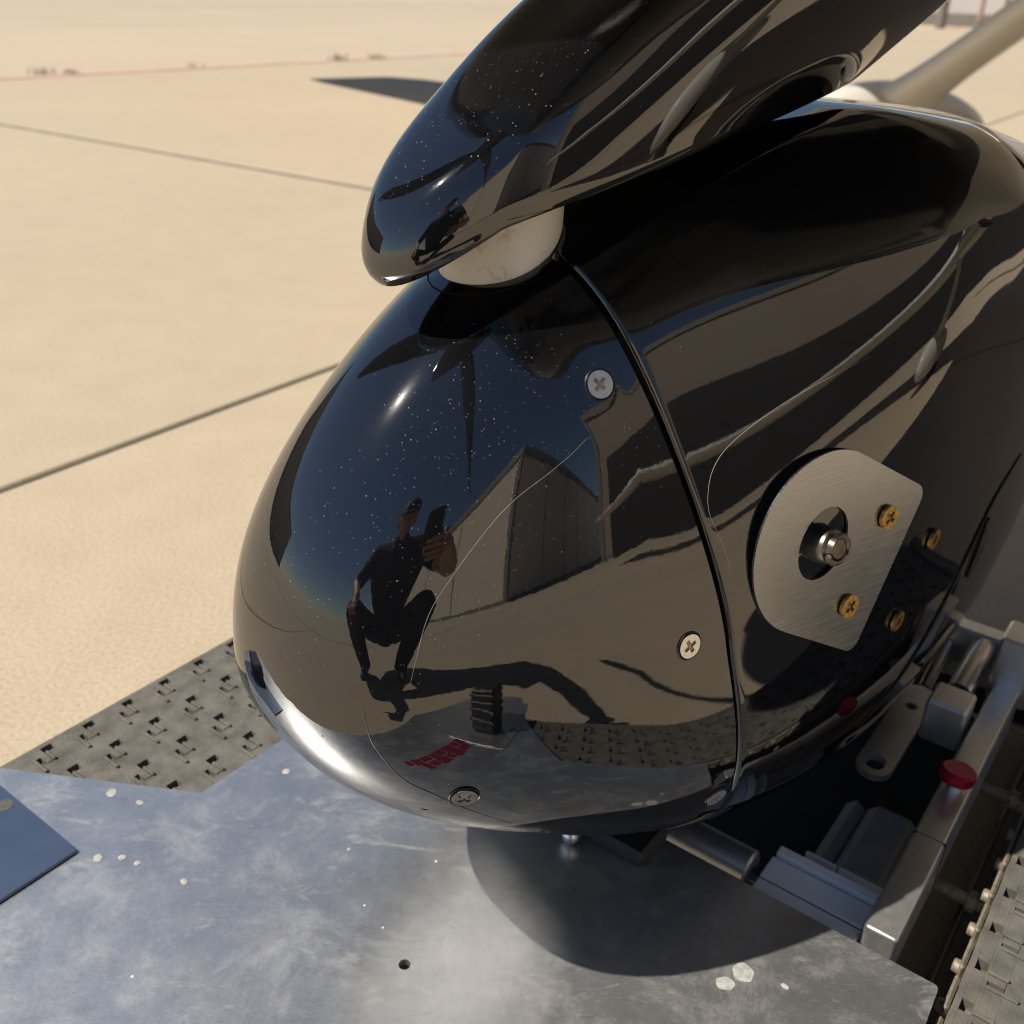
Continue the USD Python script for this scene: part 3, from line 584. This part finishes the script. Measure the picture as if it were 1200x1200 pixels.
# ================================================================ ground
def sheet(pts, z):
    p = np.array([(x, y, z) for x, y in pts], float); return (p, np.array([[0, 1, 2, 3]]))
g = part('ground', sheet([(-900, -900), (900, -900), (900, 900), (-900, 900)], -.016), 'concrete_a', smooth=False); tag(g, kind='structure')
JH = math.radians(34.15); JA = np.array([math.sin(JH), math.cos(JH), 0]); JL = np.array([math.cos(JH), -math.sin(JH), 0]); S = 6.34
def jq(p_, q_, z_=0.0): return p_*JA + q_*JL + z_*UP
apron = UsdGeom.Xform.Define(stage, '/World/apron'); tag(apron, kind='structure')
q0, q1, p0, p1 = -1.528 - 7*S, -1.528 + 6*S, 3.18 - 6*S, 3.18 + 9*S
part('joint_filler', (np.array([jq(p0, q0, -.007), jq(p0, q1, -.007), jq(p1, q1, -.007), jq(p1, q0, -.007)]), np.array([[0, 1, 2, 3]])), 'joint_sealant', apron, smooth=False)
for iq in range(-7, 6):
    for ip in range(-6, 9):
        b = box(3.18 + ip*S + .030, 3.18 + (ip+1)*S - .030, -(-1.528 + (iq+1)*S - .008), -(-1.528 + iq*S + .008), -.03, 0, .004)
        part('concrete_slab', frame_mesh(b, [0, 0, 0], JA, -JL, UP), 'concrete_' + 'abc'[(iq*5 + ip*3) % 3], apron, smooth=False)
st_ = part('painted_stripe', (np.array([jq(-30, -7.95, .004), jq(-30, -7.83, .004), jq(60, -7.83, .004), jq(60, -7.95, .004)]), np.array([[0, 1, 2, 3]])), 'pink_paint', smooth=False); tag(st_, kind='structure')
def weed(p_, q_, n, h, label):
    r_ = np.random.default_rng(int(abs(p_*100))); c = jq(p_, q_); t = thing('weed_tuft', label, 'weed', c, 'dry weeds along the faded pink stripe'); V, F = [], []
    for k in range(n):
        a_ = r_.uniform(0, 6.28); o = c + np.array([r_.normal(0, .05), r_.normal(0, .05), 0]); d_ = np.array([math.cos(a_), math.sin(a_), 0]); e = np.cross(d_, UP)*.004; hh = h*r_.uniform(.4, 1)
        m_ = o + d_*hh*.25 + UP*hh*.6; e2 = o + d_*hh*.7 + UP*hh; b = len(V)
        V += [o - e, o + e, m_ - e*.8, m_ + e*.8, e2]; F += [[b, b+1, b+3], [b, b+3, b+2], [b+2, b+3, b+4]]
    part('blades', trimesh.Trimesh(np.array(V), np.array(F), process=False), 'dry_weed', t, smooth=False, kind='stuff')
for p_, q_, n, h, lb in ((5.02, -8.05, 26, .07, 'leftmost dry weed tuft on the faded pink stripe'), (5.22, -8.0, 20, .05, 'low dry weed tuft just right of the leftmost one on the pink stripe'),
                         (6.42, -8.0, 22, .06, 'lone dry weed tuft in the middle of the pink stripe'), (8.2, -7.9, 34, .09, 'larger dry weed tuft on the pink stripe left of the wing shadow tip'),
                         (8.75, -7.86, 28, .08, 'dry weed tuft on the pink stripe nearest the black leg fairing')):
    weed(p_, q_, n, h, lb)

# ================================================================ buildings
def hangar(name, label, corner, d1, n1, d2, n2, h, wall, step=5.0, doorways=(), inv=False):
    """corner on the ground, two walls d1 (n1 long) and d2 (n2 long)"""
    t = thing(name, label, 'building', corner); o = np.array(corner, float); d1 = np.append(d1, 0.); d2 = np.append(d2, 0.)
    fl = np.sign(np.cross(d1, d2)[2])
    loc = lambda a0, a1, b0, b1, z0, z1: frame_mesh(box(a0, a1, b0, b1, z0, z1), o, d1, d2, UP)
    w = part('wall', loc(0, n1, 0, n2, 0, h), wall, t, smooth=False)
    part('parapet', [loc(-.15, n1+.15, -.15, -.001, h-.35, h+.25), loc(-.15, -.001, -.001, n2+.15, h-.35, h+.25)], 'hangar_trim', t, smooth=False)
    part('base_shade_strip', [loc(-.03, n1, -.04, -.002, 0, .35), loc(-.04, -.002, 0, n2, 0, .35)], 'hangar_trim', t, smooth=False)  # dark strip painted along the wall foot as its shadow line
    part('roof', loc(-.1, n1+.1, -.1, n2+.1, h+.002, h+.12), 'hangar_trim', t, smooth=False)
    k = 0
    for a_ in np.arange(step, n1, step): part('wall_seam', loc(a_-.06, a_+.06, -.03, -.001, .36, h-.36), 'hangar_trim', w, smooth=False)
    for b_ in np.arange(step, n2, step): part('wall_seam', loc(-.03, -.001, b_-.06, b_+.06, .36, h-.36), 'hangar_trim', w, smooth=False)
    part('corner_trim', loc(-.10, .25, -.10, .25, 0, h-.36), 'hangar_trim', t, smooth=False)
    for face, x0, x1, zt in doorways:
        if face == 1: part('doorway_shade', loc(x0, x1, -.06, -.004, 0, zt), 'doorway_shade', t, smooth=False)
        else: part('doorway_shade', loc(-.06, -.004, x0, x1, 0, zt), 'doorway_shade', t, smooth=False)
    return t
hangar('hangar', 'large tan hangar behind the photographer, mirrored in the black nose of the fairing', (9.8, -13.6, 0), (-.407, -.914), 70, (.914, -.407), 90, 10.2, 'hangar_wall', 7.0)
hangar('hangar', 'long dark hangar mirrored at the left edge of the black fairing', (-50, 0, 0), (.561, .828), 40, (-.828, .561), 14, 9.0, 'hangar_brown', 6.0)
hangar('hangar', 'added unseen brown hangar with dark doorway, placed for its reflection in the black rear fairing', (17.0, -10.1, 0), (.105, .995), 30, (.995, -.105), 22, 10.8, 'hangar_brown', 30.0, doorways=((1, 1.0, 29.0, 5.6),))  # hangar added out of view to put brown and black into the flank reflection
hangar('terminal_building', 'pale building far across the apron behind the main gear leg', (10.3, 34.6, 0), (.828, -.561), 26, (.561, .828), 18, 6.0, 'wall_grey', 4.0)
pl = thing('marker_pole', 'thin reddish pole in front of the far pale building', 'pole', (11.35, 28.4, 0))
part('pole', cyl([11.35, 28.4, 0], [11.35, 28.4, 2.2], .055, 12), 'pole_red', pl); part('pole_foot', cyl([11.35, 28.4, 0], [11.35, 28.4, .25], .11, 12), 'hangar_trim', pl)
bl = thing('bollard', 'short dark bollard before the far pale building, left of the pole', 'bollard', (11.2, 30.6, 0))
part('bollard_post', cyl([11.2, 30.6, 0], [11.2, 30.6, 1.0], .13, 14, bev=.03), 'hangar_trim', bl); part('bollard_cap', cyl([11.2, 30.6, 1.0], [11.2, 30.6, 1.06], .10, 14), 'hangar_trim', bl)

# ================================================================ photographer, crouching behind the camera
def ball(p, r): return m3.Manifold.sphere(r, 20).translate(tuple(map(float, p)))
def chain(pts): return m3.Manifold.batch_boolean([m3.Manifold.batch_hull([ball(a_[:3], a_[3]), ball(b_[:3], b_[3])]) for a_, b_ in zip(pts[:-1], pts[1:])], m3.OpType.Add)
def solid(parts, edge=.02, it=8):
    m = arr(m3.Manifold.batch_boolean(parts, m3.OpType.Add).refine_to_length(edge)); m.merge_vertices()
    trimesh.smoothing.filter_taubin(m, lamb=.5, nu=.53, iterations=it); return m
PX = np.array([-.14, 0, 0])
def J(x, y, z, r): return np.array([x, y, z, r])
hipc, chest, neck = J(-.24, -1.16, .42, .14), J(-.22, -.82, .90, .15), J(-.205, -.70, 1.04, .068)
head = np.array([-.195, -.63, 1.155])
shL, shR = J(-.47, -.76, 1.00, .074), J(.05, -.80, 1.00, .074)
elL, haL = J(-.64, -.66, .76, .054), J(-.50, -.45, .64, .036)
elR = J(.25, -.50, .74, .056)
ph_c = EYE - CF*.0075 - CU*.052 + CR*.018                              # middle of the phone
wrR = np.append(ph_c + CR*.085 - CU*.045 - CF*.055, .028)
hipL, hipR = J(-.36, -1.13, .41, .11), J(-.12, -1.13, .41, .11)
knL, knR = J(-.58, -.62, .56, .086), J(.12, -.64, .56, .086)
anL, anR = J(-.46, -.92, .11, .054), J(-.02, -.94, .11, .054)
person = thing('person', 'person in dark shirt, trousers and cap crouching with a phone, mirrored in the black nose', 'person', (-.22, -.85, 0))
fw = np.array([.10, .80, -.45]); fw /= np.linalg.norm(fw); rt = np.cross(fw, UP); rt /= np.linalg.norm(rt); hu = np.cross(rt, fw)
hp = lambda x, y, z: head + 1.12*x*rt + y*fw + z*hu
skull = [m3.Manifold.batch_hull([ball(hp(-.012, -.025, .03), .082), ball(hp(.012, -.025, .03), .082), ball(hp(0, .02, .02), .078)]), m3.Manifold.batch_hull([ball(hp(0, .035, -.02), .062), ball(hp(0, .055, -.085), .032), ball(hp(0, .0, -.06), .055)]),
         m3.Manifold.batch_hull([ball(hp(0, .088, .012), .010), ball(hp(0, .112, -.028), .014)]),
         m3.Manifold.batch_hull([ball(hp(-.02, .083, -.062), .009), ball(hp(.02, .083, -.062), .009)])] + [m3.Manifold.batch_hull([ball(hp(s*.078, -.01, .02), .014), ball(hp(s*.076, -.005, -.025), .010)]) for s in (-1, 1)]
hand = []
palm = [ph_c + CR*.060 - CU*k - CF*.006 for k in (.0, .03, .055)]
hand.append(m3.Manifold.batch_hull([ball(q, .0125) for q in palm] + [ball(ph_c + CR*.062 - CU*.02 - CF*.030, .014)]))
hand.append(chain([np.append(ph_c + CR*.062 - CU*.025 - CF*.025, .020), wrR]))
for k, (dz, ln) in enumerate(((-.012, .062), (-.030, .072), (-.048, .067), (-.064, .052))):
    b_ = ph_c + CR*.055 + CU*dz + CF*.004
    hand.append(chain([np.append(b_, .0095), np.append(ph_c + CR*.036 + CU*(dz + .002) + CF*.015, .0092), np.append(ph_c + CR*(.036 - ln*.5) + CU*(dz + .001) + CF*.0145, .0085), np.append(ph_c + CR*(.036 - ln*.8) + CU*(dz - .001) + CF*.0125, .0075)]))
hand.append(chain([np.append(ph_c + CR*.060 - CU*.02 - CF*.022, .012), np.append(ph_c + CR*.040 + CU*.005 - CF*.016, .0105), np.append(ph_c + CR*.012 + CU*.015 - CF*.014, .009)]))
lh = haL[:3]
hand2 = [m3.Manifold.batch_hull([ball(lh + [0, .03, -.02], .022), ball(lh + [0, .065, -.05], .016), ball(lh + [.03, .06, -.045], .015)])]
for k in range(4):
    o_ = lh + np.array([-.012 + .017*k, .075, -.055]); hand2.append(chain([np.append(o_, .009), np.append(o_ + [.002, .028, -.026], .0085), np.append(o_ + [.01, .018, -.052], .008), np.append(o_ + [.012, -.004, -.056], .007)]))
hand2.append(chain([np.append(lh + [.03, .04, -.03], .010), np.append(lh + [.042, .06, -.055], .0095), np.append(lh + [.03, .075, -.078], .008)]))
hand2.append(chain([haL, np.append(lh + [0, .03, -.02], .022)]))
body = solid(skull + hand + hand2 + [chain([neck, np.append(hp(0, -.02, -.05), .055)]), chain([chest, neck]), chain([shL, elL, haL]), chain([shR, elR, wrR]), chain([hipc, chest]), chain([hipL, knL, anL]), chain([hipR, knR, anR]), chain([hipc, hipL]), chain([hipc, hipR])], .012, 5)
body_p = part('body', body, 'skin', person, smooth=True)
for s in (-1, 1): part('eye', trimesh.creation.icosphere(2, .010).apply_translation(hp(s*.031, .080, .018)), 'shoe', body_p, smooth=True)
gi = lambda j, e: np.append(j[:3], j[3] + e)
mid = lambda a_, b_, t: a_*(1-t) + b_*t
part('shirt', solid([m3.Manifold.batch_hull([ball(chest[:3], .18), ball(shL[:3], .095), ball(shR[:3], .095), ball(mid(hipc, chest, .5)[:3], .20)]), chain([gi(mid(hipc, chest, .5), .02), gi(hipc, .03)]), chain([gi(chest, -.03), gi(neck, .018)]),
     chain([gi(shL, .02), gi(mid(shL, elL, .75), .014)]), chain([gi(shR, .02), gi(mid(shR, elR, .62), .014)])], .016, 40), 'shirt', person, smooth=True)
part('trousers', solid([m3.Manifold.batch_hull([ball(hipc[:3], .15), ball(hipL[:3], .115), ball(hipR[:3], .115)]), chain([gi(hipL, .015), gi(knL, .018), gi(anL, .018)]), chain([gi(hipR, .015), gi(knR, .018), gi(anR, .018)])], .016, 20), 'trousers', person, smooth=True)
for an in (anL, anR):
    c_ = an[:3]; d_ = np.array([.05, 1, 0]); d_ /= np.linalg.norm(d_)
    sh = m3.Manifold.batch_hull([ball(c_ - d_*.04 - UP*.068, .040), ball(c_ + d_*.08 - UP*.070, .040), ball(c_ + d_*.17 - UP*.078, .030), ball(c_ + UP*.0, .048)]).trim_by_plane((0, 0, 1), .001)
    part('shoe', solid([sh], .015, 3), 'shoe', person, smooth=True)
part('cap', solid([m3.Manifold.batch_hull([ball(hp(-.012, -.025, .045), .092), ball(hp(.012, -.025, .045), .092), ball(hp(0, .02, .042), .088)]).trim_by_plane(tuple(hu), float(hp(0, 0, .045) @ hu)), m3.Manifold.batch_hull([ball(hp(s*.05, .07, .055), .012) for s in (-1, 1)] + [ball(hp(s*.035, .155, .045), .010) for s in (-1, 1)])], .012, 4), 'cap', person, smooth=True)
part('hair', solid([m3.Manifold.batch_hull([ball(hp(0, -.05, -.005), .074), ball(hp(0, -.02, .03), .083)])], .015, 3), 'hair', person, smooth=True)
phone = thing('phone', 'dark phone held up in the crouching person\'s right hand', 'phone', ph_c)
def rbox(w, h, r): return sg.box(-w/2 + r, -h/2 + r, w/2 - r, h/2 - r).buffer(r, 8)
part('phone_body', extrude(rbox(.072, .147, .012), .0075, ph_c - CF*.0035, CR, CU, CF), 'phone_back', phone)
part('phone_screen', extrude(rbox(.067, .142, .010), .0006, ph_c - CF*.0045, CR, CU, CF), 'window_dark', phone)
part('camera_island', extrude(rbox(.030, .030, .006), .0015, ph_c + CF*.0041 + CU*.054 + CR*.004*0 - CR*.0185, CR, CU, CF), 'phone_back', phone)
tagk = thing('key_tag', 'small red tag dangling from the crouching person\'s left hand', 'tag', lh)
part('tag_strap', frame_mesh(box(-.016, .016, -.003, .003, -.13, -.01, .002), lh + [.012, .078, -.05], [1, 0, 0], [0, 1, 0], [0, 0, 1]), 'red_decal', tagk)
part('tag_ring', trimesh.creation.torus(.012, .0015).apply_translation(lh + [.012, .078, -.060]), 'screw_steel', tagk)
